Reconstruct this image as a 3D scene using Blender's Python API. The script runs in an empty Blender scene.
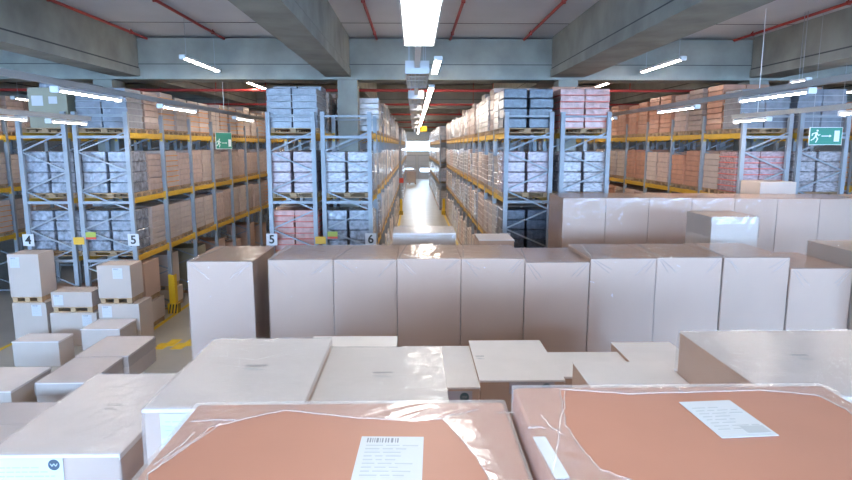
import bpy, math, random
from mathutils import Vector, Matrix
random.seed(7)
C = bpy.context.scene.collection
PI = math.pi
EYE = 4.15

# ------------------------------------------------------------------ camera
cd = bpy.data.cameras.new('camera'); cam = bpy.data.objects.new('camera', cd); C.objects.link(cam)
cd.sensor_width = 36; cd.lens = 605/852*36; cd.clip_end = 300; cd.clip_start = .05
cam.location = (0, 0, EYE)
cam.rotation_euler = (math.radians(90)-math.atan(94/605), 0, math.radians(-1.12))
bpy.context.scene.camera = cam
vs = bpy.context.scene.view_settings
vs.view_transform = 'Standard'; vs.look = 'None'; vs.gamma = 1; vs.exposure = 0.05; vs.use_curve_mapping = False

# --------------------------------------------------------------- materials
M = {}
def mat(name, col, rough=.6, spec=.4, noise=0, nscale=6, bump=0, bscale=30, emis=None, metal=0, coat=0,
        rnd=0, stretch=(1,1,1), col2=None):
    m = bpy.data.materials.new(name); m.use_nodes = True; nt = m.node_tree; N = nt.nodes; L = nt.links
    b = N['Principled BSDF']
    b.inputs['Base Color'].default_value = (*col, 1); b.inputs['Roughness'].default_value = rough
    b.inputs['Specular IOR Level'].default_value = spec; b.inputs['Metallic'].default_value = metal
    b.inputs['Coat Weight'].default_value = coat; b.inputs['Coat Roughness'].default_value = .12
    if emis:
        b.inputs['Emission Color'].default_value = (*emis[0], 1); b.inputs['Emission Strength'].default_value = emis[1]
    tc = N.new('ShaderNodeTexCoord'); mp = N.new('ShaderNodeMapping'); mp.inputs['Scale'].default_value = stretch
    L.new(tc.outputs['Object'], mp.inputs['Vector'])
    src = None
    if noise:
        n = N.new('ShaderNodeTexNoise'); n.inputs['Scale'].default_value = nscale; n.inputs['Detail'].default_value = 5
        L.new(mp.outputs['Vector'], n.inputs['Vector'])
        r = N.new('ShaderNodeMapRange'); r.inputs['From Min'].default_value = .3; r.inputs['From Max'].default_value = .7
        L.new(n.outputs['Fac'], r.inputs['Value'])
        mx = N.new('ShaderNodeMix'); mx.data_type = 'RGBA'; L.new(r.outputs['Result'], mx.inputs['Factor'])
        c2 = col2 or tuple(c*(1-noise) for c in col)
        mx.inputs['A'].default_value = (*c2, 1); mx.inputs['B'].default_value = (*[min(1, c*(1+noise*.4)) for c in col], 1)
        src = mx.outputs['Result']
    if rnd:
        oi = N.new('ShaderNodeObjectInfo'); hs = N.new('ShaderNodeHueSaturation')
        r2 = N.new('ShaderNodeMapRange'); r2.inputs['To Min'].default_value = 1-rnd; r2.inputs['To Max'].default_value = 1+rnd
        L.new(oi.outputs['Random'], r2.inputs['Value']); L.new(r2.outputs['Result'], hs.inputs['Value'])
        if src: L.new(src, hs.inputs['Color'])
        else: hs.inputs['Color'].default_value = (*col, 1)
        src = hs.outputs['Color']
    if src: L.new(src, b.inputs['Base Color'])
    if bump:
        n2 = N.new('ShaderNodeTexNoise'); n2.inputs['Scale'].default_value = bscale; n2.inputs['Detail'].default_value = 3
        L.new(mp.outputs['Vector'], n2.inputs['Vector'])
        bp = N.new('ShaderNodeBump'); bp.inputs['Strength'].default_value = bump; bp.inputs['Distance'].default_value = .02
        L.new(n2.outputs['Fac'], bp.inputs['Height']); L.new(bp.outputs['Normal'], b.inputs['Normal'])
        if coat: L.new(bp.outputs['Normal'], b.inputs['Coat Normal'])
    M[name] = m; return m

def film_mat(name, haze, gloss, col=(.9,.9,.92), rough=.1, bump=.5, bscale=9):
    m = bpy.data.materials.new(name); m.use_nodes = True; nt = m.node_tree; N = nt.nodes; L = nt.links
    N.remove(N['Principled BSDF']); out = N['Material Output']
    tr = N.new('ShaderNodeBsdfTransparent'); df = N.new('ShaderNodeBsdfDiffuse'); gl = N.new('ShaderNodeBsdfGlossy')
    df.inputs['Color'].default_value = (*col, 1); gl.inputs['Roughness'].default_value = rough; gl.inputs['Color'].default_value = (1,1,1,1)
    tc = N.new('ShaderNodeTexCoord'); n = N.new('ShaderNodeTexNoise'); n.inputs['Scale'].default_value = bscale; n.inputs['Detail'].default_value = 4
    n.inputs['Distortion'].default_value = 1.2
    L.new(tc.outputs['Object'], n.inputs['Vector'])
    bp = N.new('ShaderNodeBump'); bp.inputs['Strength'].default_value = bump; bp.inputs['Distance'].default_value = .02
    L.new(n.outputs['Fac'], bp.inputs['Height'])
    L.new(bp.outputs['Normal'], gl.inputs['Normal'])
    lw = N.new('ShaderNodeFresnel'); lw.inputs['IOR'].default_value = 1.5; L.new(bp.outputs['Normal'], lw.inputs['Normal'])
    mu = N.new('ShaderNodeMath'); mu.operation = 'MULTIPLY'; mu.inputs[1].default_value = gloss; mu.use_clamp = True
    L.new(lw.outputs['Fac'], mu.inputs[0])
    m1 = N.new('ShaderNodeMixShader'); m1.inputs['Fac'].default_value = haze
    L.new(tr.outputs[0], m1.inputs[1]); L.new(df.outputs[0], m1.inputs[2])
    m2 = N.new('ShaderNodeMixShader'); L.new(mu.outputs[0], m2.inputs['Fac'])
    L.new(m1.outputs[0], m2.inputs[1]); L.new(gl.outputs[0], m2.inputs[2]); L.new(m2.outputs[0], out.inputs['Surface'])
    M[name] = m; return m

mat('concrete', (.35,.35,.31),   .8, .2, noise=.24, nscale=1.6, bump=.15, bscale=25)
mat('ceiling_slab', (.68,.67,.69), .8, .2, noise=.08, nscale=.8)
mat('joint_and_shade_line', (.10,.10,.10), .9)  # slab joints, and the ledge shade painted as dark strips on the beams
mat('wall', (.62,.61,.60), .8, noise=.1)
mat('floor', (.41,.39,.36), .3, .5, noise=.14, nscale=.9, bump=.03, bscale=40)
mat('yellow_line', (.75,.52,.03), .5, noise=.15, nscale=8)
mat('red_pipe', (.45,.05,.04), .45)
mat('steel', (.30,.33,.37), .45, .5, noise=.08, nscale=3)
mat('beam_yellow', (.72,.42,.04), .45, noise=.1, nscale=3)
mat('guard_yellow', (.80,.50,.02), .45)
mat('black', (.03,.03,.03), .6)
mat('wood', (.50,.33,.19), .8, noise=.25, nscale=4, stretch=(1,6,1), rnd=.15)
mat('brown_card', (.49,.225,.155), .5, .45, noise=.05, nscale=2.5, bump=.02, bscale=12)
mat('box_card', (.56,.375,.285), .5, .4, noise=.05, nscale=2, rnd=.05)
mat('grey_card', (.57,.47,.41), .6, .35, noise=.05, nscale=2, rnd=.06)
mat('white_cover', (.80,.72,.70), .45, .4, noise=.05, nscale=3, bump=.12, bscale=6)
mat('paper', (.62,.62,.64), .6)
mat('ink', (.27,.27,.30), .7)
mat('grey_ink', (.48,.49,.51), .7)
mat('lilac_sticker', (.45,.41,.44), .6)
mat('logo_dark', (.10,.15,.17), .6)
mat('logo_blue', (.07,.09,.12), .6)
mat('sign_green', (.05,.27,.19), .4)
mat('sign_white', (.85,.88,.86), .5)
mat('lamp_white', (.75,.75,.76), .4)
mat('unit_white', (.62,.62,.64), .4)
mat('louvre', (.62,.60,.54), .5)
mat('orange_card', (.75,.30,.07), .6)
mat('red_plastic', (.70,.08,.04), .4)
mat('lime', (.36,.42,.08), .5)
mat('galv', (.42,.44,.46), .5, metal=.3)
mat('lamp_on', (1,1,1), .5, emis=((1,.89,.78), 60))
mat('lamp_cool', (1,1,1), .5, emis=((.92,1,.98), 17))
mat('daylight', (.8,.9,1), .3, emis=((.41,.70,1.13), 40))
mat('daylight_far', (.8,.9,1), .3, emis=((.60,.86,1.15), 13))
mat('door_grey', (.55,.55,.58), .6)
# rack goods
mat('g_brown', (.53,.39,.33), .5, .4, noise=.14, nscale=7, rnd=.18, coat=.3, bump=.25, bscale=12)
mat('g_tan', (.57,.46,.40), .5, .4, noise=.10, nscale=5, rnd=.14, coat=.25, bump=.2, bscale=14)
mat('g_film', (.50,.45,.43), .3, .5, noise=.25, nscale=9, rnd=.16, coat=.5, bump=.4, bscale=12)
mat('g_red', (.55,.27,.22), .3, .5, noise=.3, nscale=8, rnd=.1, coat=.5, bump=.4, bscale=12)
mat('g_orange', (.58,.29,.19), .5, .4, noise=.18, nscale=4, rnd=.14, coat=.3, bump=.25, bscale=14)
mat('g_green', (.33,.31,.23), .6, .4, noise=.08, nscale=3, rnd=.08)
mat('g_blue', (.34,.36,.42), .2, .6, noise=.55, nscale=10, rnd=.1, coat=.6, bump=.6, bscale=12)  # cool daylight put into the blue, film glints into the noise contrast
mat('g_steelblue', (.20,.21,.25), .35, .6, noise=.25, nscale=7, rnd=.1, coat=.4, bump=.4, bscale=14)  # blue of the daylight on the end faces, put into the base colour
mat('g_white', (.45,.41,.43), .25, .6, noise=.50, nscale=11, rnd=.08, coat=.7, bump=.7, bscale=11, stretch=(1,1,2))  # strong noise contrast paints film glints into the colour
mat('g_pink', (.45,.33,.35), .25, .6, noise=.45, nscale=11, rnd=.08, coat=.7, bump=.7, bscale=11, stretch=(1,1,2))  # film glints painted by the noise contrast here too
mat('g_dark', (.09,.11,.15), .3, .5, noise=.5, nscale=14, rnd=.1, coat=.3, bump=.4, bscale=16)
mat('slip_red', (.62,.10,.07), .6)
film_mat('film', .05, .62, rough=.08, bump=.42, bscale=5)
film_mat('film_soft', .14, .40, col=(.95,.88,.86), rough=.10, bump=.6, bscale=6)
film_mat('film_fold', .16, .3, col=(.9,.86,.84), rough=.3, bump=.3, bscale=14)
film_mat('film_haze', .20, .16, col=(.95,.85,.80), rough=.2, bump=.3, bscale=6)

# ----------------------------------------------------------------- helpers
class MB:
    def __init__(s): s.v = []; s.f = []; s.m = []
    def quad(s, pts, mi=0):
        n = len(s.v); s.v += [tuple(p) for p in pts]; s.f.append(tuple(range(n, n+len(pts)))); s.m.append(mi)
    def box(s, x0, x1, y0, y1, z0, z1, mi=0):
        n = len(s.v)
        s.v += [(x0,y0,z0),(x1,y0,z0),(x1,y1,z0),(x0,y1,z0),(x0,y0,z1),(x1,y0,z1),(x1,y1,z1),(x0,y1,z1)]
        for f in ((0,3,2,1),(4,5,6,7),(0,1,5,4),(1,2,6,5),(2,3,7,6),(3,0,4,7)):
            s.f.append(tuple(n+i for i in f)); s.m.append(mi)
    def cbox(s, x0, x1, y0, y1, z0, z1, c=.01, mi=0):
        # box with chamfered vertical and top/bottom edges
        n = len(s.v); 
        for z, k in ((z0, c), (z0+c, 0), (z1-c, 0), (z1, c)):
            a, b, d, e = x0+k, x1-k, y0+k, y1-k
            cc = c
            s.v += [(a+cc,d,z),(b-cc,d,z),(b,d+cc,z),(b,e-cc,z),(b-cc,e,z),(a+cc,e,z),(a,e-cc,z),(a,d+cc,z)]
        for r in range(3):
            for i in range(8):
                j = (i+1) % 8; s.f.append((n+r*8+i, n+r*8+j, n+r*8+8+j, n+r*8+8+i)); s.m.append(mi)
        s.f.append(tuple(n+i for i in range(7,-1,-1))); s.m.append(mi)
        s.f.append(tuple(n+24+i for i in range(8))); s.m.append(mi)
    def bar(s, p, q, w, h=None, mi=0):
        p = Vector(p); q = Vector(q); d = (q-p).normalized(); h = h or w
        up = Vector((0,0,1)) if abs(d.z) < .95 else Vector((0,1,0))
        a = d.cross(up).normalized()*w/2; b = a.cross(d).normalized()*h/2
        n = len(s.v)
        for c in (p, q):
            for k, l in ((-1,-1),(1,-1),(1,1),(-1,1)): s.v.append(tuple(c+a*k+b*l))
        for f in ((0,1,2,3),(7,6,5,4),(0,4,5,1),(1,5,6,2),(2,6,7,3),(3,7,4,0)):
            s.f.append(tuple(n+i for i in f)); s.m.append(mi)
    def tube(s, pts, r, seg=8, mi=0):
        n0 = len(s.v); pts = [Vector(p) for p in pts]
        for i, p in enumerate(pts):
            d = (pts[min(i+1, len(pts)-1)]-pts[max(i-1, 0)]).normalized()
            up = Vector((0,0,1)) if abs(d.z) < .9 else Vector((0,1,0))
            a = d.cross(up).normalized(); b = d.cross(a)
            for k in range(seg):
                t = 2*PI*k/seg; s.v.append(tuple(p+a*math.cos(t)*r+b*math.sin(t)*r))
        for i in range(len(pts)-1):
            for k in range(seg):
                l = (k+1) % seg; s.f.append((n0+i*seg+k, n0+i*seg+l, n0+(i+1)*seg+l, n0+(i+1)*seg+k)); s.m.append(mi)
        s.f.append(tuple(n0+k for k in range(seg-1,-1,-1))); s.m.append(mi)
        s.f.append(tuple(n0+(len(pts)-1)*seg+k for k in range(seg))); s.m.append(mi)
    def disc(s, c, r, ax, ay, nrm, t=.002, seg=20, mi=0):
        c = Vector(c); ax = Vector(ax); ay = Vector(ay); nr = Vector(nrm)*t; n = len(s.v)
        for o in (Vector((0,0,0)), nr):
            for k in range(seg): s.v.append(tuple(c+o+ax*r*math.cos(2*PI*k/seg)+ay*r*math.sin(2*PI*k/seg)))
        s.f.append(tuple(n+k for k in range(seg-1,-1,-1))); s.m.append(mi)
        s.f.append(tuple(n+seg+k for k in range(seg))); s.m.append(mi)
        for k in range(seg):
            l = (k+1) % seg; s.f.append((n+k, n+l, n+seg+l, n+seg+k)); s.m.append(mi)
    def prism(s, poly, z0, z1, mi=0):
        n = len(s.v); k = len(poly)
        s.v += [(x,y,z0) for x,y in poly]+[(x,y,z1) for x,y in poly]
        s.f.append(tuple(n+i for i in range(k-1,-1,-1))); s.m.append(mi); s.f.append(tuple(n+k+i for i in range(k))); s.m.append(mi)
        for i in range(k):
            j = (i+1) % k; s.f.append((n+i, n+j, n+k+j, n+k+i)); s.m.append(mi)
    def mesh(s, name, mats):
        me = bpy.data.meshes.new(name); me.from_pydata(s.v, [], s.f)
        for m in mats: me.materials.append(M[m])
        for p, i in zip(me.polygons, s.m): p.material_index = i
        me.validate(); me.update(); return me

def link(name, me, parent=None, loc=(0,0,0), rz=0):
    o = bpy.data.objects.new(name, me); C.objects.link(o); o.location = loc; o.rotation_euler = (0,0,rz)
    if parent: o.parent = parent
    return o
def part(name, mb, mats, parent=None, loc=(0,0,0)):
    return link(name, mb.mesh(name, mats if isinstance(mats, (list, tuple)) else [mats]), parent, loc)
def tag(o, label, cat, group=None):
    o['label'] = label; o['category'] = cat
    if group: o['group'] = group
    return o
def thing(name, label, cat, loc=(0,0,0), rz=0, group=None):
    return tag(link(name, None, None, loc, rz), label, cat, group)
def struct(name, mb, mats):
    o = part(name, mb, mats); o['kind'] = 'structure'; return o
ORD = ['first','second','third','fourth','fifth','sixth','seventh','eighth','ninth','tenth','eleventh','twelfth','thirteenth',
       'fourteenth','fifteenth','sixteenth','seventeenth','eighteenth','nineteenth','twentieth','twenty-first','twenty-second','twenty-third','twenty-fourth']

def text_mesh(s, size):
    cu = bpy.data.curves.new('t', 'FONT'); cu.body = s; cu.size = size; cu.align_x = 'CENTER'; cu.align_y = 'CENTER'
    cu.extrude = .002; cu.offset = size*.02
    o = bpy.data.objects.new('t', cu); C.objects.link(o)
    bpy.context.view_layer.update()
    me = bpy.data.meshes.new_from_object(o.evaluated_get(bpy.context.evaluated_depsgraph_get()))
    bpy.data.objects.remove(o); me.materials.clear(); me.materials.append(M['black']); me.name = 'digit'
    return me

# ----------------------------------------------------------------- setting
XL, XR, YF, YB, ZC = -19.0, 19.0, -14.0, 78.0, 6.75
b = MB(); b.box(XL-.3, XR+.3, YF-.3, YB+.3, -.3, 0); struct('floor', b, 'floor')
b = MB(); b.box(XL-.3, XR+.3, YF-.3, YB+.3, ZC, ZC+.3); 
for k in range(1, 36):                                   # narrow joints between the roof slabs
    y = YF+k*2.5; 
    b.box(XL, XR, y, y+.025, ZC-.006, ZC, 1)
struct('ceiling', b, ['ceiling_slab','joint_and_shade_line'])
for nm, x0, x1 in (('wall_left', XL-.3, XL), ('wall_right', XR, XR+.3)):
    b = MB(); b.box(x0, x1, YF-.3, YB+.3, 0, ZC); struct(nm, b, 'wall')
# front wall behind the viewpoint with a band of high windows and daylight
def wall_with_holes(nm, y0, y1, holes, x0=XL, x1=XR, z1=ZC):
    b = MB(); xs = sorted({x0, x1, *[h[0] for h in holes], *[h[1] for h in holes]}); zs = sorted({0, z1, *[h[2] for h in holes], *[h[3] for h in holes]})
    for i in range(len(xs)-1):
        for j in range(len(zs)-1):
            cx = (xs[i]+xs[i+1])/2; cz = (zs[j]+zs[j+1])/2
            if not any(h[0] < cx < h[1] and h[2] < cz < h[3] for h in holes): b.box(xs[i], xs[i+1], y0, y1, zs[j], zs[j+1])
    return struct(nm, b, 'wall')
fh = [(-18+i*6.1, -18+i*6.1+5.4, 3.3, 6.3) for i in range(6)]
wall_with_holes('wall_front', YF-.3, YF, fh)
wn = 0
def window(x0, x1, y, z0, z1, m, bars=3):
    global wn; wn += 1
    b = MB(); b.box(x0, x1, y, y+.02, z0, z1); struct('window_%d' % wn, b, m)
    f = MB(); t = .06; d = .06
    s = 1 if y < 0 else -1
    ya, yb = sorted((y+.02*s, y+(.02+d)*s))
    f.box(x0, x1, ya, yb, z0, z0+t); f.box(x0, x1, ya, yb, z1-t, z1)
    for k in range(bars+1):
        x = x0+(x1-x0-t)*k/bars; f.box(x, x+t, ya, yb, z0+t, z1-t)
    o = part('window_frame', f, 'door_grey', None); o['kind'] = 'structure'; o.parent = bpy.data.objects['window_%d' % wn]
for h in fh: window(h[0], h[1], YF-.2, h[2], h[3], 'daylight', 4)
bh = [(-1.5, 2.05, 3.5, 4.75)]
wall_with_holes('wall_back', YB, YB+.3, bh)
window(-1.5, 2.05, YB+.05, 3.5, 4.75, 'daylight_far', 5)
for i, (x0, x1) in enumerate(((-1.75, .2), (.55, 2.4), (-6, -4), (6, 8))):   # dock doors in the far wall
    b = MB(); b.box(x0, x1, YB-.12, YB, 0, 2.9)
    for k in range(5): b.box(x0, x1, YB-.135, YB-.12, .55*k+.02, .55*k+.05, 1)
    b.box(x0-.1, x0, YB-.16, YB, 0, 3.0, 1); b.box(x1, x1+.1, YB-.16, YB, 0, 3.0, 1); b.box(x0-.1, x1+.1, YB-.16, YB, 2.9, 3.05, 1)
    d = struct('door_%d' % (i+1), b, ['door_grey','galv'])
    b = MB(); b.box(x0+.25, x1-.35, YB-.15, YB-.13, .92, 1.3); o = part('door_window', b, 'daylight_far', d); o['kind'] = 'structure'
# concrete beams
tn = 0
def trim(b, m='concrete'):
    global tn; tn += 1; return struct('trim_%d' % tn, b, m)
LB = [(-12.6,-12.0), (-7.12,-6.60), (-2.10,-1.55), (3.35,4.12), (8.25,8.95), (13.6,14.2)]
CY = [15.1, 26.1, 37.1, 48.1, 59.1, 70.1, 4.1-11]
for x0, x1 in LB:
    ys = sorted(CY)+[YB]; prev = YF
    for y in ys:
        b = MB(); b.box(x0, x1, prev, y, 6.02, ZC); b.box(x0-.03, x1+.03, prev, y, 5.80, 5.985); b.box(x0-.004, x1+.004, prev, y, 5.985, 6.02, 1)  # last box: dark strip painting the shadow line of the ledge
        trim(b, ['concrete','joint_and_shade_line']); prev = y+.75
for y in CY:
    b = MB(); b.box(XL, XR, y+.05, y+.70, 6.11, ZC-.045); b.box(XL, XR, y, y+.75, 5.74, 6.085); b.box(XL, XR, y+.06, y+.69, 6.085, 6.11, 1); trim(b, ['concrete','joint_and_shade_line'])  # the thin dark box paints the ledge's shadow line
COL = [(-1.86,-1.38), (3.55,4.03), (8.28,8.76), (-7.75,-7.30), (-12.55,-12.1)]
for y in CY[:1]:
    for x0, x1 in COL:
        b = MB(); b.box(x0, x1, y+.08, y+.62, 0, 5.74); trim(b)
for y in CY[1:4]:
    for x0, x1 in COL[:1]+COL[2:4]:
        pass
# floor markings belong to the floor
def floor_mark(poly, m='yellow_line'):
    b = MB(); b.prism(poly, 0, .004); trim(b, m)
def strip(x, y0, y1, w=.1): floor_mark([(x-w/2,y0),(x+w/2,y0),(x+w/2,y1),(x-w/2,y1)])
strip(-5.98, 8, 36.5); strip(-8.55, 4, 13.0); strip(-.82, 12, 36.5); strip(1.84, 12, 36.5); strip(-3.25, 13.4, 36.5)
strip(-.95, 41, 70); strip(1.75, 41, 70); strip(4.4, 13, 36); strip(6.98, 13, 36)
for dx in (0, .38): floor_mark([(-5.44+dx,12.1),(-5.20+dx,12.1),(-5.18+dx,12.3),(-5.06+dx,12.3),(-5.04+dx,12.75),(-5.26+dx,12.75),(-5.28+dx,12.5),(-5.40+dx,12.5)])
# red sprinkler pipes
def pipe(p, q, r=.035, lab='', every=1.6):
    t = thing('sprinkler_pipe', lab, 'pipe', (0,0,0))
    b = MB(); b.tube([p, q], r); part('pipe', b, 'red_pipe', t)
    L = (Vector(q)-Vector(p)); n = max(1, int(L.length/every)); ax = L.normalized()
    for k in range(n+1):
        c = Vector(p)+ax*min(L.length-.05, .3+k*every); b = MB()
        b.bar(c, (c.x, c.y, ZC-.003), .02); b.bar(c-ax*.02, c+ax*.02, r*2.3)
        part('hanger', b, 'red_pipe', t)
    return t
for x, nm in ((-6.36,'along the left concrete beam'), (-4.53,'crossing the bay above the left aisle'), (-.89,'just left of the centre lights'),
              (.88,'just right of the centre lights'), (2.66,'beside the right concrete beam'), (7.78,'hugging the far right concrete beam')):
    pipe((x, YF+.1, ZC-.07), (x, 15.1, ZC-.07), .03, every=3.1, lab='red sprinkler pipe under the ceiling '+nm)
for y, nm in ((18.0,'first'), (24.0,'second'), (31.5,'third'), (41.5,'fourth'), (53.0,'fifth')):
    o = pipe((-14, y, 5.62+.12), (14, y, 5.62+.12), .04, lab='red sprinkler pipe running across the hall, %s beyond the front cross beam' % nm, every=4)

# ------------------------------------------------------------------- lamps
def strip_light(x, y0, z, L, lab, w=.09, grp='strip lights', m='lamp_on', hang=True, h=.045):
    t = thing('strip_light', lab, 'light', (x, y0, z), 0, grp)
    b = MB(); b.box(-w/2, w/2, 0, L, .02, .02+h); part('housing', b, 'lamp_white', t)
    b = MB(); b.cbox(-w/2+.006, w/2-.006, .03, L-.03, .004, .019, .004); part('diffuser', b, m, t)
    for yy in (0, L):
        b = MB(); b.cbox(-w/2-.015, w/2+.015, yy-.03, yy+.03, -.015, .03+h, .01); part('end_cap', b, 'lamp_white', t)
    if hang:
        for yy in (.2, L-.2):
            b = MB(); b.bar((0,yy,.02+h), (0,yy,ZC-z), .008); part('hanging_wire', b, 'galv', t)
    return t
def rail(x, y0, y1, z, lab, wires=()):
    t = thing('light_rail', lab, 'rail', (x, 0, z))
    b = MB(); b.box(-.04, .04, y0, y1, 0, .07); b.box(-.055, .055, y0, y1, .07, .08)
    part('channel', b, 'galv', t)
    for y in wires:
        b = MB(); b.bar((0,y,.08), (0,y,ZC-z), .012); part('wire', b, 'lamp_white', t)
rail(-4.80, -13, 36, 4.96, 'long pale cable rail hanging over the left aisle', (15.7, 24))
rail(5.45, -13, 36, 4.96, 'long pale cable rail hanging over the right aisle', (3, 24))
rail(-6.62, -13, 12.7, 4.66, 'lower pale cable rail ending before the rack marked 5', (3,))
rail(6.75, -13, 12.9, 4.72, 'lower pale cable rail ending before the right racks', (12.0,))
k = 0
for y in (-1, 3.5, 8.4, 11.8, 16.6, 21.5, 27.5):
    for x, s in ((-4.80,'left'), (5.45,'right')):
        strip_light(x, y, 4.87, 1.78, 'lit strip light under the long %s aisle rail, %s' % (s, {8.4:'nearest in view',11.8:'second in view',16.6:'third in view',21.5:'fourth in view',27.5:'farthest'}.get(y,'behind the viewpoint')),
                    grp='strip lights on the long rails', hang=False)
for y in (9.4, 11.3):
    for x, s in ((-6.62,'left'), (6.75,'right')):
        strip_light(x, y if x < 0 or y < 9 else y-1+ (1.3 if y > 11 else 0), (4.57 if x < 0 else 4.63), 1.2, 'short lit strip light on the lower %s rail, %s' % (s, {9.4:'nearer of two',11.3:'farther of two'}.get(y,'behind the viewpoint')),
                    grp='short strip lights on the lower rails', hang=False)
for i, y in enumerate((-2, 3.0, 12.6, 17.2, 22, 27, 32)):
    for x, s in ((-4.62,'left'), (5.47,'right')):
        strip_light(x, y, 5.88, 2.2, 'lit strip light hung high over the %s aisle, %s' % (s, ['behind the viewpoint','above the viewpoint','in front of the cross beam','first beyond the cross beam','second beyond the cross beam','third beyond the cross beam','last beyond the cross beam'][i]),
                    w=.10, grp='high strip lights over the side aisles')
for i in range(22):
    y = 12.5 if i == 0 else 16.1+(i-1)*2.9
    strip_light(.49 if i == 0 else .46, y, 5.85 if i == 0 else 5.65, 2.4 if i == 0 else 2.8, 'lit strip light in the centre aisle row, %s from the front' % ORD[i], w=.14, grp='strip lights of the centre aisle row', hang=(i > 0))
for x, y, z, s in ((-9.9, 10.5, 5.3, 'left'), (-9.9, 15.5, 5.3, 'left'), (-9.9, 21, 5.3, 'left'), (10.8, 14.6, 5.45, 'right'), (10.8, 19, 5.3, 'right'), (10.8, 11, 5.2, 'right'),
                   (7.7, 12.0, 5.40, 'wire')):
    strip_light(x, y, z, 1.8 if s != 'wire' else .5, ('lit strip light over the outer %s aisle, %s' % (s, 'nearer one' if y < 15 else 'one farther in' if y < 20 else 'farthest one')) if s != 'wire' else 'small lit lamp hanging from a long wire on the right',
                grp='strip lights over the outer aisles' if s != 'wire' else None)
# big bright panel right above and more of the same row behind
for i, y in enumerate((-.4, 4.6)):
    t = thing('panel_light', 'wide glowing light panel at the top centre' if i == 1 else 'wide light panel of the centre row, behind the viewpoint', 'light', (.065, y, 5.35), 0, 'wide centre light panels')
    b = MB(); b.box(-.19, .19, 0, 3.03, .03, .12); b.box(-.19, -.17, 0, 3.03, 0, .03); b.box(.17, .19, 0, 3.03, 0, .03); b.box(-.17, .17, 3.01, 3.03, 0, .03); b.box(-.17, .17, 0, .02, 0, .03)
    part('housing', b, 'lamp_white', t)
    b = MB(); b.box(-.169, .169, .021, 3.009, .006, .029); part('diffuser', b, 'lamp_cool', t)
    for yy in (.3, 2.7):
        for xx in (-.1, .1): b = MB(); b.bar((xx,yy,.12), (xx,yy,ZC-5.35), .01); part('hanging_wire', b, 'galv', t)
t = thing('light_rail', 'pale duct linking the box units over the centre aisle', 'rail', (.06, 0, 5.50))
b = MB(); b.box(-.045, .045, 7.64, 60, 0, .08); part('channel', b, 'lamp_white', t)
for i, (y, z) in enumerate(((10.9,5.40),(16.6,5.40),(22.0,5.40),(28.0,5.40),(35,5.40),(43,5.40))):
    t = thing('ceiling_unit', 'white box unit with louvred underside over the centre aisle, %s from the front' % ORD[i], 'ceiling unit', (.06, y, z), 0, 'white box units over the centre aisle')
    b = MB(); L = 2.6; h = .22
    b.box(-.21, .21, 0, L, .10+.081, .10+.12); b.box(-.21, .21, 0, .04, 0, .181); b.box(-.21, .21, L-.04, L, 0, .181); b.box(-.21, -.18, .04, L-.04, 0, .181); b.box(.18, .21, .04, L-.04, 0, .181)
    part('housing', b, 'unit_white', t)
    b = MB()
    for k in range(5): b.box(-.17+k*.075, -.12+k*.075, .05, L-.05, .02, .09)
    for k in range(3): b.box(-.179, .179, .6+k*.65, .63+k*.65, .005, .019)
    part('louvres', b, 'louvre', t)
    for yy in (.2, L-.2):
        for xx in (-.15, .15): b = MB(); b.bar((xx,yy,.22), (xx,yy,ZC-z), .01); part('hanging_wire', b, 'galv', t)
# yellow hanging box far in the centre aisle
t = thing('hanging_box', 'small yellow box hanging at the end of the centre lights', 'hanging box', (.45, 30.5, 4.85))
b = MB(); b.cbox(-.2, .2, 0, .25, 0, .27, .02); part('case', b, 'guard_yellow', t)
for xx in (-.15, .15): b = MB(); b.bar((xx,.12,.27), (xx,.12,ZC-4.85), .012); part('hanging_wire', b, 'galv', t)

# ------------------------------------------------------------------- signs
def exit_sign(loc, rz, lab, w=.66, h=.36):
    t = thing('exit_sign', lab, 'sign', loc, rz)
    b = MB(); b.box(-w/2, w/2, -.01, .01, 0, h, 1)
    b.box(-w/2+.012, w/2-.012, -.013, -.0101, .012, h-.012, 0)
    part('sign_plate', b, ['sign_green','sign_white'], t)
    b = MB(); y0, y1 = -.017, -.0131
    def q(pts): # prism in x-z plane
        n = len(b.v); k = len(pts); b.v += [(x,y0,z) for x,z in pts]+[(x,y1,z) for x,z in pts]
        b.f.append(tuple(n+i for i in range(k))); b.m.append(0); b.f.append(tuple(n+k+i for i in range(k-1,-1,-1))); b.m.append(0)
        for i in range(k):
            j = (i+1) % k; b.f.append((n+j, n+i, n+k+i, n+k+j)); b.m.append(0)
    cx = -.205
    q([(cx+.028+.02*math.cos(a*PI/5), .29+.02*math.sin(a*PI/5)) for a in range(10)])             # head
    q([(cx-.02,.17),(cx+.018,.17),(cx+.035,.262),(cx-.002,.262)])                                  # torso
    q([(cx+.005,.262),(cx-.075,.235),(cx-.082,.185),(cx-.062,.185),(cx-.055,.22),(cx+.005,.238)])  # arm back
    q([(cx+.028,.255),(cx+.055,.205),(cx+.088,.222),(cx+.092,.205),(cx+.05,.182),(cx+.018,.23)])   # arm front
    q([(cx-.02,.175),(cx+.016,.175),(cx-.03,.115),(cx-.09,.085),(cx-.095,.105),(cx-.05,.13)])      # leg back
    q([(cx-.005,.175),(cx+.02,.175),(cx+.058,.125),(cx+.02,.05),(cx-.002,.05),(cx+.03,.125)])      # leg front
    part('running_figure', b, 'sign_white', t)
    b = MB(); q([(-.09,.172),(.07,.172),(.07,.155),(.115,.182),(.07,.209),(.07,.19),(-.09,.19)]); part('arrow', b, 'sign_white', t)
    b = MB(); q([(.165,.07),(.27,.07),(.27,.29),(.165,.29)]); part('door_symbol', b, 'sign_white', t)
    for xx in (-w/2+.05, w/2-.05): b = MB(); b.bar((xx,0,h), (xx,0,ZC-loc[2]), .006); part('hanging_wire', b, 'galv', t)
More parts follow.
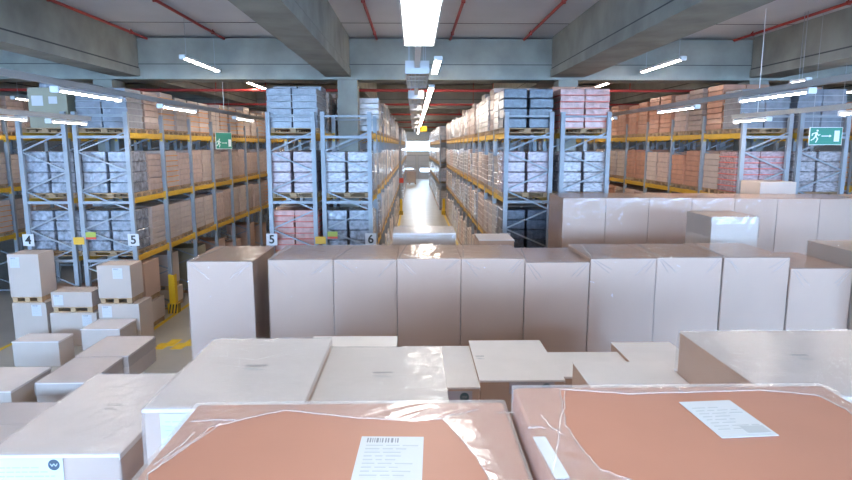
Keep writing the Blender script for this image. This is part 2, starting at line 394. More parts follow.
exit_sign((8.42, 12.4, 4.17), math.radians(-3), 'green exit sign with running figure before the right racks')
exit_sign((-5.86, 19.0, 4.06), math.radians(58), 'small green exit sign seen at an angle over the left aisle', .62, .5)

# ------------------------------------------------------------------- racks
Y0, BAY = 13.2, 1.81
LEV = [1.75, 3.03, 4.43]       # tops of the beams
LN = {0:'floor level', 1:'lowest shelf', 2:'middle shelf', 3:'top shelf'}
post = MB()
post.box(-.045,.045,-.04,-.028,0,4.87); post.box(-.045,-.033,-.028,.04,0,4.87); post.box(.033,.045,-.028,.04,0,4.87); post.box(-.08,.08,-.07,.07,0,.012)
POST = post.mesh('post', ['steel'])
def brace_mesh(w):
    b = MB(); z = .25; s = 0; x = (w-.09)/2
    while z+.42 < 4.85:
        b.bar((-x if s else x, 0, z), (x if s else -x, 0, z+.42), .042, .03); z += .42; s ^= 1
    for zz in (.15, 4.78): b.bar((-x,0,zz), (x,0,zz), .03, .04)
    return b.mesh('upright_frame', ['steel'])
def beam_mesh(w=.05):
    b = MB(); b.box(-.025,.025,.05,BAY-.05,-.115,0); b.box(-.03,.03,.045,.06,-.17,.03); b.box(-.03,.03,BAY-.06,BAY-.045,-.17,.03)
    return b.mesh('beam', ['beam_yellow'])
BEAM = beam_mesh()
def tie_mesh(w):
    b = MB(); b.box(-w/2+.05, w/2-.05, -.03,.03, -.12,-.06); return b.mesh('end_tie', ['steel'])
RACKS = {
 'A': (-7.24,-6.07, 10, 'grey steel rack with yellow beams left of the left aisle, marked 5', 'left aisle rack 5'),
 'B': (-8.42,-7.38, 10, 'grey steel rack at the far left whose corner post is marked 4', 'far left rack 4'),
 'C': (-3.16,-2.11, 13, 'grey steel rack marked 5, right side of the left aisle', 'centre rack 5'),
 'D': (-2.00,-.91, 13, 'grey steel rack marked 6 on the left side of the centre aisle', 'rack 6'),
 'E': (1.95,3.01, 13, 'grey steel rack marked 7 on the right side of the centre aisle', 'rack 7'),
 'F': (3.16,4.25, 10, 'grey steel rack standing back to back with the rack marked 7', 'rack behind rack 7'),
 'G': (7.11,8.21, 10, 'grey steel rack with yellow beams left of the exit sign', 'rack left of exit sign'),
 'H': (8.36,9.47, 10, 'grey steel rack whose end frame stands behind the exit sign', 'rack behind exit sign'),
 'I': (-12.15,-11.0, 6, 'grey steel rack beyond the rack marked 4, at the left edge', 'rack beyond rack 4'),
 'J': (12.2,13.3, 8, 'grey steel rack beyond the exit sign at the right edge', 'outermost right rack'),
 'K': (-1.85,-.85, 15, 'far rack on the left of the centre aisle beyond the cross passage', 'far left rack'),
 'L': (1.65,2.7, 15, 'far rack on the right of the centre aisle beyond the cross passage', 'far right rack'),
}
START = {'K': 41.0, 'L': 39.5}
for key, (x0, x1, nb, lab, _) in RACKS.items():
    w = x1-x0; y0 = START.get(key, Y0)
    t = thing('pallet_rack', lab, 'rack', ((x0+x1)/2, y0, 0))
    br = brace_mesh(w); tm = tie_mesh(w)
    for i in range(nb+1):
        f = link('upright_frame', br, t, (0, i*BAY, 0))
        for s in (-1, 1): link('post', POST, f, (s*(w/2-.045), 0, 0))
        if i in (0,):
            for z in LEV: link('end_tie', tm, t, (0, 0, z))
    for i in range(nb):
        for z in LEV:
            for s in (-1, 1): link('beam', BEAM, t, (s*(w/2-.045), i*BAY, z))
    RACKS[key] = RACKS[key]+(t,)
# number plates
def plate(key, side, s, u=.02):
    x0, x1, nb, lab, nm, t = RACKS[key]; w = x1-x0
    b = MB(); b.box(-.12,.12,-.006,0,-.13,.13)
    p = part('number_plate', b, 'paper', t, (side*(w/2-.045), -.055, 2.13)); p['label'] = 'white plate with the digit '+s
    d = link('digit', text_mesh(s, .26), p, (0,-.009,-.005)); d.rotation_euler = (PI/2,0,0)
plate('B', -1, '4'); plate('A', 1, '5'); plate('C', -1, '5'); plate('D', 1, '6'); plate('E', -1, '7')
# load plaques and orange patches on the end frames
for key in ('A','D'):
    x0, x1, nb, lab, nm, t = RACKS[key]; w = x1-x0
    b = MB(); b.box(0,.22,-.006,0,0,.11,0); b.box(0,.22,-.007,0,-.045,-.001,1)
    p = part('load_plaque', b, ['lime','red_plastic'], t, (-w/2+.1,-.05,2.19)); p['label'] = 'lime and red load plaque'
    b = MB(); b.box(-.17,.06,-.012,-.0,-.08,.08); p = part('row_connector', b, 'beam_yellow', t, (-w/2-.0,-.05,2.11)); p['label'] = 'orange plate linking the two posts'
# post guards
def guard(x, y, lab, h=.98):
    t = thing('post_guard', lab, 'guard', (x, y, 0), 0)
    b = MB(); b.box(-.075,.075,-.09,-.075,.25,h); b.box(-.075,-.06,-.075,.08,.25,h); b.box(.06,.075,-.075,.08,.25,h)
    part('guard_post', b, 'guard_yellow', t)
    b = MB(); b.box(-.12,.12,-.12,-.1,0,.25,0); b.box(.1,.12,-.1,.1,0,.25,0); b.box(-.12,-.1,-.1,.1,0,.25,0)
    for k in range(3):
        x_ = -.10+k*.075; n = len(b.v); b.v += [(x_,-.1215,.01),(x_+.035,-.1215,.01),(x_+.075,-.1215,.24),(x_+.04,-.1215,.24)]; b.f.append((n,n+1,n+2,n+3)); b.m.append(1)
        y_ = -.09+k*.06; n = len(b.v); b.v += [(.1215,y_,.01),(.1215,y_+.03,.01),(.1215,y_+.065,.24),(.1215,y_+.035,.24)]; b.f.append((n,n+1,n+2,n+3)); b.m.append(1)
    part('striped_foot', b, ['guard_yellow','black'], t)
guard(-6.05, 14.93, 'yellow post guard with striped foot beside the left aisle')
guard(-11.05, 16.7, 'striped post guard at the far left edge', .45)
guard(-.80, 36.8, 'yellow post guard on the left of the centre aisle, far end of rack 6')
guard(1.80, 36.8, 'yellow post guard on the right of the centre aisle, far end of rack 7')

# ------------------------------------------------------------------- goods
def goods_mesh(kind, h):
    b = MB(); rnd = random.Random(hash((kind, int(h*100))) & 0xffff if False else len(kind)*7+int(h*100))
    W, D = 1.08, .745                                       # depth in the rack, width along the aisle
    if kind in ('carton', 'slip'):
        n = max(4, round(h/.135)); lh = h/n
        for k in range(n):
            for i in range(2):
                for j in range(1):
                    jx = rnd.uniform(-.010,.010); jy = rnd.uniform(-.010,.010); g = .004
                    gx = .022 if i == 1 else 0
                    x0 = -W/2+i*W/2+(.012 if i else 0)+jx; x1 = -W/2+(i+1)*W/2-(0 if i else .012)+jx
                    b.cbox(x0, x1, -D/2+g+jy, D/2-g+jy, k*lh+.003, (k+1)*lh-.003, .009)
            if kind == 'slip': b.box(-W/2-.01, W/2+.01, -D/2-.008, D/2+.008, k*lh-.006 if k else 0, k*lh+.012, 1)
    elif kind == 'wrap':
        n = max(3, round(h/.2)); lh = h/n
        for k in range(n):
            for i in range(2):
                jx = rnd.uniform(-.012,.012); jy = rnd.uniform(-.01,.01)
                x0 = -W/2+i*(W/2+.025)+jx; x1 = x0+W/2-.03
                b.cbox(x0, x1, -D/2+.01+jy, D/2-.01+jy, k*lh+.003, (k+1)*lh-.003, .016)
    elif kind == 'tall':
        b.cbox(-.28, W/2, -D/2, D/2, 0, h, .008); b.box(-.2, .04, -D/2-.004, -D/2, h*.55, h*.8, 1); b.box(.16, .34, -D/2-.004, -D/2, h*.6, h*.78, 1)
    return b
pal = MB()
for y in (-.33,-.02,.25): 
    for x in (-.53,-.07,.39): pal.box(x, x+.14, y, y+.09, .022, .1)
for y in (-.40,-.05,.30): pal.box(-.54,.54,y,y+.10,0,.022)
for k in range(5): pal.box(-.54,.54,-.40+k*.17,-.40+k*.17+.12,.122,.144)
for x in (-.53,-.07,.39): pal.box(x, x+.14, -.40, .40, .1, .122)
pal.v = [(a, c, d*.72) for a, c, d in pal.v]
PAL = pal.mesh('pallet', ['wood'])
KIND = { # look: (kind, material, words)
 'brown': ('carton','g_brown','brown carton'), 'tan': ('carton','g_tan','pale tan carton'), 'orange': ('carton','g_orange','orange-brown carton'),
 'oslip': ('slip','g_tan','orange-striped tan carton'), 'green': ('tall','g_green','greenish-grey box'), 'blue': ('wrap','g_blue','light blue film-wrapped'),  # light blue: cool daylight put into the colour of g_blue
 'sblue': ('slip','g_steelblue','steel blue crate'), 'white': ('wrap','g_white','white film-wrapped'), 'pink': ('wrap','g_pink','pinkish white film-wrapped'),  # steel blue: daylight on the end faces put into the colour of g_steelblue
 'dark': ('wrap','g_dark','dark blue bottle-pack'), 'filmed': ('carton','g_film','greyish film-covered carton'), 'redbox': ('slip','g_red','reddish carton'),
 'redslip': ('slip','g_pink','white and red-striped')}
SL = {'oslip':'orange_card','redbox':'slip_red','sblue':'steel','redslip':'slip_red'}
cache = {}
def gm(look, h):
    h = round(h/.06)*.06
    if (look, h) not in cache:
        kd, m, _ = KIND[look]
        mats = [m]
        if kd == 'slip': mats.append(SL.get(look, 'orange_card'))
        if kd == 'tall': mats.append('paper')
        cache[(look, h)] = goods_mesh(kd, h).mesh('goods', mats)
    return cache[(look, h)]
loads = []    # key, level, idx, x, y, z, look, h
rr = random.Random(11)
def pick(opts): return rr.choice(opts)
FRONT = {('A',3):'sblue',('A',2):'blue',('A',1):'blue',('B',3):'green',('B',2):'blue',('B',1):'blue',('C',3):'sblue',('C',2):'pink',('C',1):'redbox',
         ('D',3):'sblue',('D',2):'white',('D',1):'blue',('E',3):'dark',('E',2):'pink',('E',1):'dark',('F',3):'redbox',('F',2):'white',('F',1):'white',
         ('G',3):'sblue',('G',2):'redslip',('G',1):'brown',('H',3):'sblue',('H',2):'white',('H',1):'blue',('I',3):'tan',('I',2):'brown',('I',1):'tan',('J',3):'oslip',('J',2):'brown',('J',1):'brown'}  # blue looks carry the cool daylight of the end faces in their colour
MIX = {'A':['brown','tan','brown','tan','oslip'], 'G':['brown','orange','tan','orange','brown'], 'D':['filmed','white','filmed','tan'], 'E':['filmed','brown','filmed','tan','white'],
       'B':['blue','tan'], 'C':['sblue','tan','brown'], 'F':['orange','oslip','tan'], 'H':['orange','sblue','brown'], 'I':['tan','brown','oslip'], 'J':['orange','oslip','brown'],
       'K':['filmed','blue','white'], 'L':['filmed','white','blue']}
NLOAD = {'A':18,'B':5,'C':6,'D':26,'E':26,'F':6,'G':14,'H':6,'I':10,'J':8,'K':30,'L':30}
for key, (x0, x1, nb, lab, nm, t) in RACKS.items():
    ys = START.get(key, Y0); xc = (x0+x1)/2
    for lev in (0,1,2,3):
        if lev == 0 and key not in ('D','E','K','L'): continue
        
        run = None
        for k in range(min(NLOAD[key], nb*2)):
            bay, s = divmod(k, 2); y = ys+bay*BAY+(.485 if s == 0 else 1.325)
            if y-.4 < 15.75 and y+.4 > 15.15 and key in 'DFHB' : continue     # a column stands here
            if key == 'D' and lev == 3 and k < 2: continue                      # empty slots before the column
            if run is None or rr.random() < .65: run = pick(MIX[key])
            look = FRONT.get((key, lev)) if k == 0 and (key, lev) in FRONT else run
            if lev == 3 and key == 'A' and 4 <= k <= 9: look = 'oslip' if k != 6 else 'tan'
            if lev == 3: h = rr.uniform(.76, .90 if key == 'A' and k < 6 else 1.0) if k > 0 else .82
            elif lev == 2: h = rr.uniform(.74, .88) if k > 0 else .85
            elif lev == 1: h = rr.uniform(.76, .88) if k > 0 else .88
            else: h = rr.uniform(1.0, 1.3)
            z = LEV[lev-1] if lev else 0
            loads.append((key, lev, k, xc, y, z, look, h))
def area(l):
    key, lev, k, x, y, z, look, h = l
    a = (.8*abs(x)+(1.1*y if k == 0 else 0))/(y*y+x*x)**.5*h/(y*y+x*x)
    if key in 'BCFHIJ' and k > 0: a *= .5
    if lev == 0: a *= .5
    return a
loads.sort(key=area, reverse=True)
near, far = loads[:298], loads[298:]
gtaken = {}
for key, lev, k, x, y, z, look, h in sorted(near, key=lambda l: (l[0], l[1], l[2])):
    nm = RACKS[key][4]
    t = thing('pallet_load', '%s load, %s, %s, %s from front' % (KIND[look][2], nm, LN[lev], ORD[k]) if k < 24 else
              '%s load, %s, %s, near far end' % (KIND[look][2], nm, LN[lev]), 'pallet load', (x+rr.uniform(-.02,.02), y, z), rr.uniform(-.006,.006), 'pallet loads in the racks')
    link('goods', gm(look, h+.04), t, (0,0,.1045)); link('pallet', PAL, t)
fb = MB(); fm = ['g_film','g_red','g_brown','g_tan','g_orange','g_green','g_blue','g_steelblue','g_white','g_pink','g_dark','wood']
for key, lev, k, x, y, z, look, h in far:
    kd, m, _ = KIND[look]; g = goods_mesh(kd, h); n = len(fb.v); mi = fm.index(m)
    fb.v += [(a+x, c+y, d+z+.105) for a, c, d in g.v]; fb.f += [tuple(n+i for i in f) for f in g.f]; fb.m += [mi]*len(g.f)
    n = len(fb.v); fb.v += [(a+x, c+y, d+z) for a, c, d in pal.v]; fb.f += [tuple(n+i for i in f) for f in pal.f]; fb.m += [11]*len(pal.f)
o = part('pallet_load', fb, fm); tag(o, 'remaining wrapped pallet loads deep in the racks', 'pallet load'); o['kind'] = 'stuff'

# --------------------------------------------------------- wrapped cartons
def film_shell(w, d, h, skirt, rnd, wob=.006, nx=10, ny=12):
    # a thin wrinkled sheet over the top and down the sides, box centred on x=0, y from 0 to d, top at h
    b = MB(); off = .006
    def P(x, y, z, nx_, ny_, nz_):
        k = off+rnd.random()*wob
        return (x+nx_*k, y+ny_*k, z+nz_*k)
    grid = [[P(-w/2+w*i/nx, d*j/ny, h, 0, 0, 1) for i in range(nx+1)] for j in range(ny+1)]
    n0 = len(b.v); b.v += [p for r in grid for p in r]
    for j in range(ny):
        for i in range(nx):
            b.f.append((n0+j*(nx+1)+i, n0+j*(nx+1)+i+1, n0+(j+1)*(nx+1)+i+1, n0+(j+1)*(nx+1)+i)); b.m.append(0)
    ring = [(i, 0) for i in range(nx)]+[(nx, j) for j in range(ny)]+[(nx-i, ny) for i in range(nx)]+[(0, ny-j) for j in range(ny)]
    prev = [n0+j*(nx+1)+i for i, j in ring]; L = len(ring)
    for r in range(1, 4):
        cur = []
        for i, j in ring:
            x = -w/2+w*i/nx; y = d*j/ny
            ax = -1 if i == 0 else 1 if i == nx else 0; ay = -1 if j == 0 else 1 if j == ny else 0
            cur.append(len(b.v)); b.v.append(P(x, y, h-skirt*(r/3)*(1+.1*rnd.random()), ax, ay, 0))
        for q in range(L): b.f.append((prev[(q+1) % L], prev[q], cur[q], cur[(q+1) % L])); b.m.append(0)
        prev = cur
    return b
def fold(p, q, r_, rnd): # a creased strand of film as a thin ribbon of tube
    pts = []; p = Vector(p); q = Vector(q)
    for k in range(9):
        t = k/8; c = p.lerp(q, t); c += Vector((rnd.uniform(-1,1)*.006, rnd.uniform(-1,1)*.006, 0)); pts.append(c)
    return pts
def label_mb(w, h, lines=6, barcode=True, logo=None):
    b = MB(); b.box(0, w, 0, h, 0, .002, 0); rnd = random.Random(int(w*1000+h*77))
    top = h-.03*h/.3
    if barcode:
        bw = w*.5; x = w*.1
        while x < w*.1+bw:
            s = rnd.choice((.003,.005,.008)); b.box(x, x+s, h*.86, h*.96, .002, .0028, 1); x += s+rnd.choice((.004,.006))
    for k in range(lines):
        y = h*.78-k*h*.68/lines
        x = w*.1
        while x < w*(.55+.35*rnd.random()):
            s = rnd.uniform(.02,.06); b.box(x, min(x+s, w*.92), y, y+h*.025, .002, .0026, 2); x += s+.01
    return b
def carton(nm, x0, x1, y0, y1, z0, z1, label, m='box_card', cover=None, film=True, pallet=False, group=None, cat='box', skirt=.3, rz=0, seed=1):
    w = x1-x0; d = y1-y0
    t = thing('wrapped_carton' if film else 'carton', label, cat, ((x0+x1)/2, y0, z0), rz, group)
    rnd = random.Random(seed+int(x0*100)); zb = 0
    if pallet:
        b = MB(); zb = .12
        for x in (-w/2+.02, -.05, w/2-.12): b.box(x, x+.1, .02, d-.02, .02, .1)
        for k in range(5): b.box(-w/2+.01, w/2-.01, .01+k*(d-.12)/4, .11+k*(d-.12)/4, .1, .12)
        b.box(-w/2+.02, w/2-.02, .02, .1, 0, .02); b.box(-w/2+.02, w/2-.02, d-.1, d-.02, 0, .02)
        part('pallet', b, 'wood', t)
    b = MB(); b.cbox(-w/2, w/2, 0, d, zb+.001 if zb else 0, z1-z0, .006); part('carton_body', b, m, t)
    top = z1-z0
    if cover:
        b = MB(); c = .004
        n = 8; rn = rnd
        for i in range(1): b.cbox(-w/2-.004, w/2+.004, -.004, d+.004, top+.001, top+.007, .002)
        b.box(-w/2-.005, w/2+.005, -.0055, -.002, top-.012, top+.002); b.box(w/2+.002, w/2+.0055, -.004, d, top-.03, top+.002)
        part('top_cover', b, cover, t)
    if film:
        part('film_wrap', film_shell(w+(.012 if cover else 0), d+(.006 if cover else 0), top+(.008 if cover else 0), skirt, rnd), ('film_soft' if cover else 'film'), t)
    return t
def sticker(t, mb, mats, loc, rot, name='shipping_label', label=None):
    o = part(name, mb, mats, t, loc); o.rotation_euler = rot
    if label: o['label'] = label
    return o
def top_barcode(t, x, y, z, w=.1):
    b = MB(); rnd = random.Random(int(x*1000)); u = -w/2
    while u < w/2:
        s = rnd.choice((.004,.006)); b.box(u, u+s, 0, .022, 0, .001, 0); u += s+.004
    b.box(-w*.5, w*.2, -.05, -.044, 0, .001, 1); b.box(-w*.3, w*.5, -.07, -.064, 0, .001, 1)
    sticker(t, b, ['ink','grey_ink'], (x, y, z), (0,0,0), 'barcode', 'printed grey barcode')
FR = (PI/2, 0, 0)    # sticker on a face that looks towards -y

# the long row of tall cartons
W = [(-2.82,-2.01,7.42,8.60,2.73),(-1.82,-1.015,7.42,8.56,2.75),(-1.01,-.22,7.41,8.56,2.75),(-.215,.58,7.41,8.49,2.76),(.585,1.38,7.40,8.47,2.76),
     (1.385,2.19,7.38,8.50,2.71),(2.195,3.02,7.36,8.50,2.76),(3.025,3.85,7.36,8.44,2.77),(3.865,4.70,7.35,8.52,2.77),(4.71,5.50,7.33,8.54,2.63)]
WL = ['tall carton standing alone at the left end of the long row','first tall carton after the gap in the long row','second tall carton after the gap in the long row',
      'tall carton in the long row, top glaring white under the centre lights','fourth tall carton after the gap in the long row','slightly lower tall carton in the middle of the long row',
      'tall carton just right of the lower middle one in the long row','third tall carton from the right end of the long row','tall carton in front of the small grey box, second from the right end','lower tall carton at the right end of the long row']
for i, (x0, x1, y0, y1, z1) in enumerate(W):
    t = carton('', x0, x1, y0, y1, 0, z1, 'film-wrapped '+WL[i], film=True, pallet=True, group='tall cartons of the long row', seed=i, skirt=1.9)
    rnd = random.Random(i+50); w = x1-x0; fl = [c for c in t.children if c.name.startswith('film_wrap')][0]
    def ff(pts, r_, sg): b = MB(); b.tube(pts, r_, sg); part('film_fold', b, 'film_fold', fl)
    for s in (-1, 1):      # crumpled film at the corners
        for q in range(2):
            xa = s*(w/2-.02-.04*q); ff(fold((xa, -.012, z1-.01), (xa-s*(.12+.1*rnd.random()), -.013, z1-.12-.1*rnd.random()), .004, rnd), .0035, 5)
    ff(fold((-w/2+.02, 0, z1+.012), (-w/2+.1+.1*rnd.random(), 1.1, z1+.012), .004, rnd), .004, 5)
    ff(fold((-w/2+.02, -.005, z1+.006), (w/2-.02, -.005, z1+.006), .004, rnd), .003, 5)
# the row behind on the right
for i in range(8):
    x0 = 2.75+i*.80+.003*i
    carton('', x0, x0+.797, 11.1, 12.25, 0, 3.20-(.0 if i < 3 else .01*(i-2)*.6), 'wrapped tall carton in the back right row, %s from its left end' % (ORD[i] if i else 'first'),
           film=i < 7, pallet=True, group='tall cartons of the back right row', seed=20+i, skirt=1.2)
carton('', 4.50, 5.22, 9.0, 9.85, 0, 3.09, 'smaller wrapped carton standing between the two long rows on the right', pallet=True, m='grey_card', seed=31)
carton('', 5.53, 6.5, 6.95, 8.3, 0, 2.84, 'wrapped carton with dark side at the right edge, above the long row', pallet=True, m='grey_card', seed=33)
carton('', -.36, .70, 10.15, 11.05, 0, 2.68, 'wide carton behind the long row at the centre aisle mouth', pallet=True, m='grey_card', cover='white_cover', seed=34)
carton('', 1.13, 1.75, 10.45, 11.2, 0, 2.52, 'low carton with pale top in front of plate 7', pallet=True, m='box_card', cover='white_cover', film=False, seed=35)
carton('', 7.10, 7.85, 12.3, 13.05, 0, 3.42, 'grey-brown carton standing before the rack left of the exit sign', pallet=True, m='grey_card', film=False, seed=36)

# the middle group
t = carton('', -1.45,-.61, 3.08,4.26, 0,2.755, 'white-topped wrapped carton left of the middle, behind the left brown carton', cover='white_cover', pallet=True, seed=40)
top_barcode(t, .02, .62, 2.768, .13)
b = label_mb(.26,.22,6,False); sticker(t, b, ['paper','ink','grey_ink'], (-.33,-.0075,2.52), FR)
t = carton('', -.60,.19, 3.27,4.26, 0,2.685, 'white-topped wrapped carton in the middle with a grey barcode', cover='white_cover', pallet=True, seed=41)
top_barcode(t, .0, .47, 2.698, .13)
carton('', -.85,-.15, 4.30,4.95, 0,2.55, 'pale-topped carton peeking out behind the two middle white-topped cartons', cover='white_cover', film=False, pallet=True, seed=42)
def logo_sticker(t, x, z, w):
    b = MB(); b.box(-w, .07, 0, .11, 0, .002, 0); b.disc((0,.055,.002), .042, (1,0,0), (0,1,0), (0,0,1), .001, 20, 1)
    for k in range(4): b.bar((-.022+.011*k, .045 if k % 2 else .066, .0035), (-.011+.011*k, .066 if k % 2 else .045, .0035), .004, .001, 0)
    sticker(t, b, ['lilac_sticker','logo_dark'], (x,-.0065,z), FR, 'logo_sticker', 'lilac-grey sticker with dark round logo')
t = carton('', -.13,.585, 5.17,6.30, 0,2.00, 'low white-topped carton with round logo, right of the middle one', cover='white_cover', film=False, pallet=True, seed=43)
logo_sticker(t, .22, 1.86, .16)
t = carton('', .59,1.36, 5.20,6.33, 0,2.05, 'white-topped carton with long lilac sticker behind the right brown carton', cover='white_cover', film=False, pallet=True, seed=44)
logo_sticker(t, .22, 1.93, .34); top_barcode(t, -.32, .62, 2.058, .08)
carton('', 1.37,2.11, 5.35,6.02, 0,2.02, 'narrow pale-topped carton beyond the lilac sticker one', cover='white_cover', film=False, pallet=True, seed=45)
carton('', 2.12,2.75, 5.45,6.24, 0,2.05, 'pale-topped carton touching the long row below its middle', cover='white_cover', film=False, pallet=True, seed=46)
carton('', 1.18,1.86, 3.30,4.30, 0,2.55, 'pale-topped carton with bright back edge behind the right brown carton', cover='white_cover', film=False, pallet=True, seed=47)
t = carton('', 1.87,3.1, 2.95,4.08, 0,2.85, 'big glossy white-topped carton at right behind the right brown carton', cover='white_cover', pallet=True, seed=48)
top_barcode(t, -.08, .62, 2.859)
# the two brown cartons in front
def big_brown(x0, x1, y0, y1, z1, label, inner, seed):
    t = thing('wrapped_carton', label, 'box', ((x0+x1)/2, y0, 0), 0)
    w = x1-x0; d = y1-y0; cx = (x0+x1)/2
    b = MB()
    for x in (-w/2+.02, -.06, w/2-.14): b.box(x, x+.12, .02, d-.02, .02, .1)
    for k in range(5): b.box(-w/2+.01, w/2-.01, .01+k*(d-.12)/4, .11+k*(d-.12)/4, .1, .12)
    part('pallet', b, 'wood', t)
    b = MB(); b.cbox(-w/2, w/2, 0, d, .121, z1, .008); part('carton_body', b, 'brown_card', t)
    # film border: ring between the outer rim and the wavy inner edge
    rnd = random.Random(seed); inn = []
    for k in range(len(inner)):
        a = Vector(inner[k]); c = Vector(inner[(k+1) % len(inner)])
        for q in range(5):
            p = a.lerp(c, q/5); inn.append((p.x-cx+rnd.uniform(-.004,.004), p.y-y0+rnd.uniform(-.004,.004)))
    mx = sum(p[0] for p in inn)/len(inn); my = sum(p[1] for p in inn)/len(inn)
    b = MB(); zt = z1+.007; n = len(inn); out = []
    for x, y in inn:
        dx, dy = x-mx, y-my; s = min([((w/2+.005)*(1 if dx > 0 else -1)-mx)/dx if abs(dx) > 1e-6 else 1e9, ((d+.005 if dy > 0 else -.005)-my)/dy if abs(dy) > 1e-6 else 1e9])
        out.append((mx+dx*s, my+dy*s))
    rings = []
    for fr, dz in ((0,0),(.35,.006),(.7,.003),(1,.0)):
        r = []
        for (a, c), (e, g) in zip(inn, out):
            r.append(len(b.v)); b.v.append((a+(e-a)*fr, c+(g-c)*fr, zt+dz*rnd.random()))
        rings.append(r)
    r = []
    for (e, g) in out: r.append(len(b.v)); b.v.append((e*1.006, (g-d/2)*1.008+d/2, z1-.35))
    rings.append(r)
    for ra, rb in zip(rings, rings[1:]):
        for k in range(n): l = (k+1) % n; b.f.append((ra[k], rb[k], rb[l], ra[l])); b.m.append(0)
    fl = part('film_wrap', b, 'film_haze', t)
    b = MB(); b.tube([(x, y, zt+.001) for x, y in inn]+[(inn[0][0], inn[0][1], zt+.001)], .0022, 6); part('film_edge', b, 'film_fold', fl)
    # strands of film near the corners
    for s in inner_strands[seed]:
        b = MB(); b.tube(fold((s[0]-cx, s[1]-y0, zt+.009), (s[2]-cx, s[3]-y0, zt+.009), .003, rnd), .0022, 5)
        part('film_fold', b, 'film_fold', fl)
    return t
import math as _m
def pz(u, v, h):   # point on the carton top below the eye that the photo shows at u, v
    f = 605.; p = _m.atan(94/f); y = _m.radians(1.12)
    F = (_m.sin(y)*_m.cos(p), _m.cos(y)*_m.cos(p), -_m.sin(p)); R = (_m.cos(y), -_m.sin(y), 0); U = (_m.sin(y)*_m.sin(p), _m.cos(y)*_m.sin(p), _m.cos(p))
    d = [F[i]*f+R[i]*(u-426)+U[i]*(240-v) for i in range(3)]; t = -h/d[2]; return (d[0]*t, d[1]*t)
in1 = [pz(*q, 1.0) for q in ((148,476),(178,456),(210,430),(240,422),(285,412),(359,420),(416,423),(443,421),(468,448),(488,478))]
in1 += [(.22,1.55),(.1,1.48),(-.55,1.48),(-.74,1.55)]
in2 = [pz(*q, .91) for q in ((559,391),(628,396),(701,394),(759,392),(816,397),(845,411))]+[(1.46,1.75),(1.44,1.5),(.9,1.44),(.62,1.5)]+[pz(*q, .91) for q in ((600,472),(582,452),(566,427))]
inner_strands = {61: [pz(444,421,1.)+pz(480,413,1.), pz(147,478,1.)+pz(222,427,1.), pz(192,425,1.)+pz(237,424,1.), pz(155,470,1.)+pz(195,437,1.), pz(496,416,1.)+pz(515,417,1.)],
                 62: [pz(540,420,.91)+pz(562,440,.91), pz(566,395,.91)+pz(553,478,.91), pz(672,388,.91)+pz(682,396,.91), pz(527,432,.91)+pz(545,432,.91)]}
t1 = big_brown(-.85,.35, 1.42,2.26, 3.15, 'left of the two big brown film-wrapped cartons at the front', in1, 61)
t2 = big_brown(.375,1.57, 1.36,2.185, 3.24, 'right of the two big brown film-wrapped cartons at the front', in2, 62)
b = label_mb(.215,.31,9,True); sticker(t1, b, ['paper','ink','grey_ink'], (-.195+.25+.0,1.665-1.42,3.152), (0,0,math.radians(-2)))
b = label_mb(.19,.27,8,False); b.box(.10,.18,.02,.07,.002,.0028,2)
o = sticker(t2, b, ['paper','ink','grey_ink'], (.965-.9725,1.765-1.36,3.242), (0,0,math.radians(0)))
o.rotation_euler = (0,0,math.radians(4))
b = MB(); b.box(0,.04,0,.24,0,.002); sticker(t2, b, ['paper'], (.345-.9725+.04,1.53-1.36,3.249), (0,0,math.radians(4)), 'tape_strip', 'white paper strip near the left edge')

# the left group
t = carton('', -2.66,-1.84, 3.55,4.89, 0,2.25, 'large white-topped wrapped carton at the lower left with round logo label', cover='white_cover', pallet=True, seed=50)
top_barcode(t, .03, .72, 2.259, .1)
b = label_mb(.44,.30,7,False); b.disc((.385,.255,.002), .036, (1,0,0), (0,1,0), (0,0,1), .001, 24, 3)
for k in range(4): b.bar((.363+.011*k, .246 if k % 2 else .264, .0035), (.374+.011*k, .264 if k % 2 else .246, .0035), .004, .001, 0)
sticker(t, b, ['paper','ink','grey_ink','logo_blue'], (-.375,-.0085,1.94), FR, 'shipping_label', 'large white label with a round blue logo')
LS = [(-5.96,-5.05,10.32,11.44,.49,'low white-topped carton closest to the yellow floor arrows at left',True,'grey_card','low'),
      (-5.92,-5.12,9.10,10.26,.49,'low glossy white-topped carton just before the one closest to the arrows',True,'grey_card','low'),
      (-7.61,-6.74,11.15,11.65,.49,'small white carton under the taller stacks at left',False,'grey_card','low'),
      (-6.92,-6.09,8.78,9.80,.49,'low white carton cut by the left edge of the view',False,'grey_card','low'),
      (-5.95,-5.11,7.68,8.36,.49,'low glossy carton beside the large lower left carton, farther one',True,'grey_card','low'),
      (-5.92,-5.07,6.62,7.66,.49,'low glossy carton beside the large lower left carton, nearer one',True,'grey_card','low'),
      (-6.5,-5.75,11.5,12.2,.62,'pale carton between the small white one and the stacks',False,'grey_card','low')]
for i, (x0, x1, y0, y1, z1, lb, fi, m, g) in enumerate(LS):
    carton('', x0, x1, y0, y1, 0, z1, lb, m=m, cover='white_cover', film=fi, seed=70+i, skirt=.2)
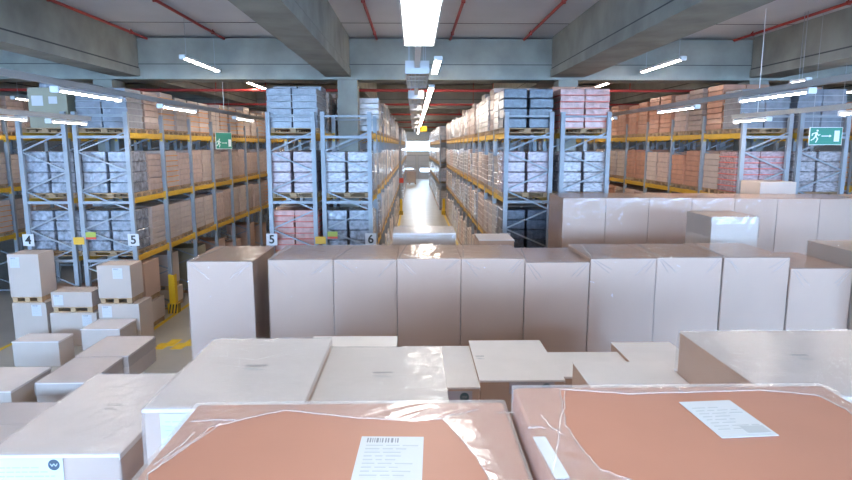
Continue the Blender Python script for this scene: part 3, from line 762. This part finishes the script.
def stack(x0, x1, y0, y1, zmid, ztop, lab, X0=None, X1=None, ll=.25, ul=.22, usd=-1, lsd=1):
    """lower carton and, on it, an upper carton on a pallet"""
    X0 = X0 if X0 is not None else x0; X1 = X1 if X1 is not None else x1
    a = carton('', X0, X1, y0-.03, y1, 0, zmid, 'lower carton of the '+lab, m='grey_card', film=False)
    c = carton('', x0, x1, y0, y1-.05, zmid, ztop, 'upper carton of the '+lab+', on a wooden pallet', m='grey_card', film=False, pallet=True)
    w = X1-X0; b = label_mb(.2,.24,5,True); sticker(a, b, ['paper','ink','grey_ink'], (w/2-.3 if lsd > 0 else -w/2+.08, -.003, zmid-.28), FR)
    w = x1-x0; b = label_mb(.2,.22,5,True); sticker(c, b, ['paper','ink','grey_ink'], (w/2-.36 if usd > 0 else -w/2+.05, -.003, ztop-zmid-.28), FR)
stack(-8.38,-7.74, 12.4,13.0, .93, 1.95, 'tall stack at the left edge', -8.36,-7.66)
stack(-7.56,-6.72, 12.4,12.95, .71, 1.15, 'low stack between the two tall left stacks', -7.60,-6.64)
stack(-6.52,-5.84, 12.3,12.9, .92, 1.73, 'stack beside the plate 5 post', -6.54,-5.70, usd=1, lsd=-1)
# loose boxes at floor level in the left aisle rack
FB = [(-6.98,-6.02,13.35,14.3,0,.62,'lower brown box on the rack floor behind the left stacks','grey_card'),
      (-6.92,-6.05,13.4,14.2,.62,1.55,'upper brown box on the rack floor behind the left stacks','box_card'),
      (-7.0,-6.2,15.2,15.95,0,.50,'lower grey box on the rack floor beside the yellow guard','grey_card'),
      (-6.98,-6.25,15.2,15.9,.50,1.42,'upper grey box on the rack floor beside the yellow guard','grey_card'),
      (-7.05,-6.2,17.0,17.85,0,1.30,'dark box on the rack floor past the yellow guard','g_green'),
      (-7.0,-6.2,18.9,19.7,0,1.2,'brown box on the rack floor, third bay past the guard','box_card'),
      (-7.0,-6.2,20.6,21.5,0,.9,'low brown box on the rack floor, fourth bay past the guard','box_card'),
      (-7.0,-6.2,22.5,23.4,0,1.25,'brown box on the rack floor, fifth bay past the guard','box_card'),
      (-7.0,-6.2,24.3,25.2,0,1.0,'brown box on the rack floor, sixth bay past the guard','box_card'),
      (-8.3,-7.5,13.6,14.4,0,.9,'brown box on the floor under the rack marked 4','box_card'),
      (-9.9,-9.1,15.2,16.1,0,.5,'low box beyond the rack marked 4 near the left edge','box_card')]
for i, (x0, x1, y0, y1, z0, z1, lb, m) in enumerate(FB):
    carton('', x0, x1, y0, y1, z0, z1, lb, m=m, film=False, pallet=True)
# far end of the centre aisle
t = thing('pallet_stack', 'boxes with a white top at the far end of the centre aisle', 'pallet stack', (-.5, 66.5, 0))
b = MB(); b.box(-.7,.7,0,.9,.145,1.4); part('goods', b, 'g_tan', t)
b = MB(); b.box(-.72,.72,-.01,.91,1.401,1.62); part('white_cover', b, 'paper', t)
b = MB()
for x in (-.7,-.07,.56): b.box(x,x+.14,0,.9,0,.144)
part('pallet', b, 'wood', t)
b = MB(); b.box(-.15,.15,-.02,0,-.15,.15); b.box(-.1,.1,0,.1,-.1,.1); t = part('red_sign', b, 'red_plastic', None, (-.82, 38.3, 2.0))
b = MB(); b.box(-.03,.03,-.0,.06,-2.0,-.15); part('sign_post', b, 'galv', t)
tag(t, 'small red marker at the far end of rack 6', 'marker')

# world: a faint sky behind the building
w = bpy.data.worlds.new('world'); bpy.context.scene.world = w; w.use_nodes = True
w.node_tree.nodes['Background'].inputs['Color'].default_value = (.7,.8,1,1); w.node_tree.nodes['Background'].inputs['Strength'].default_value = .5
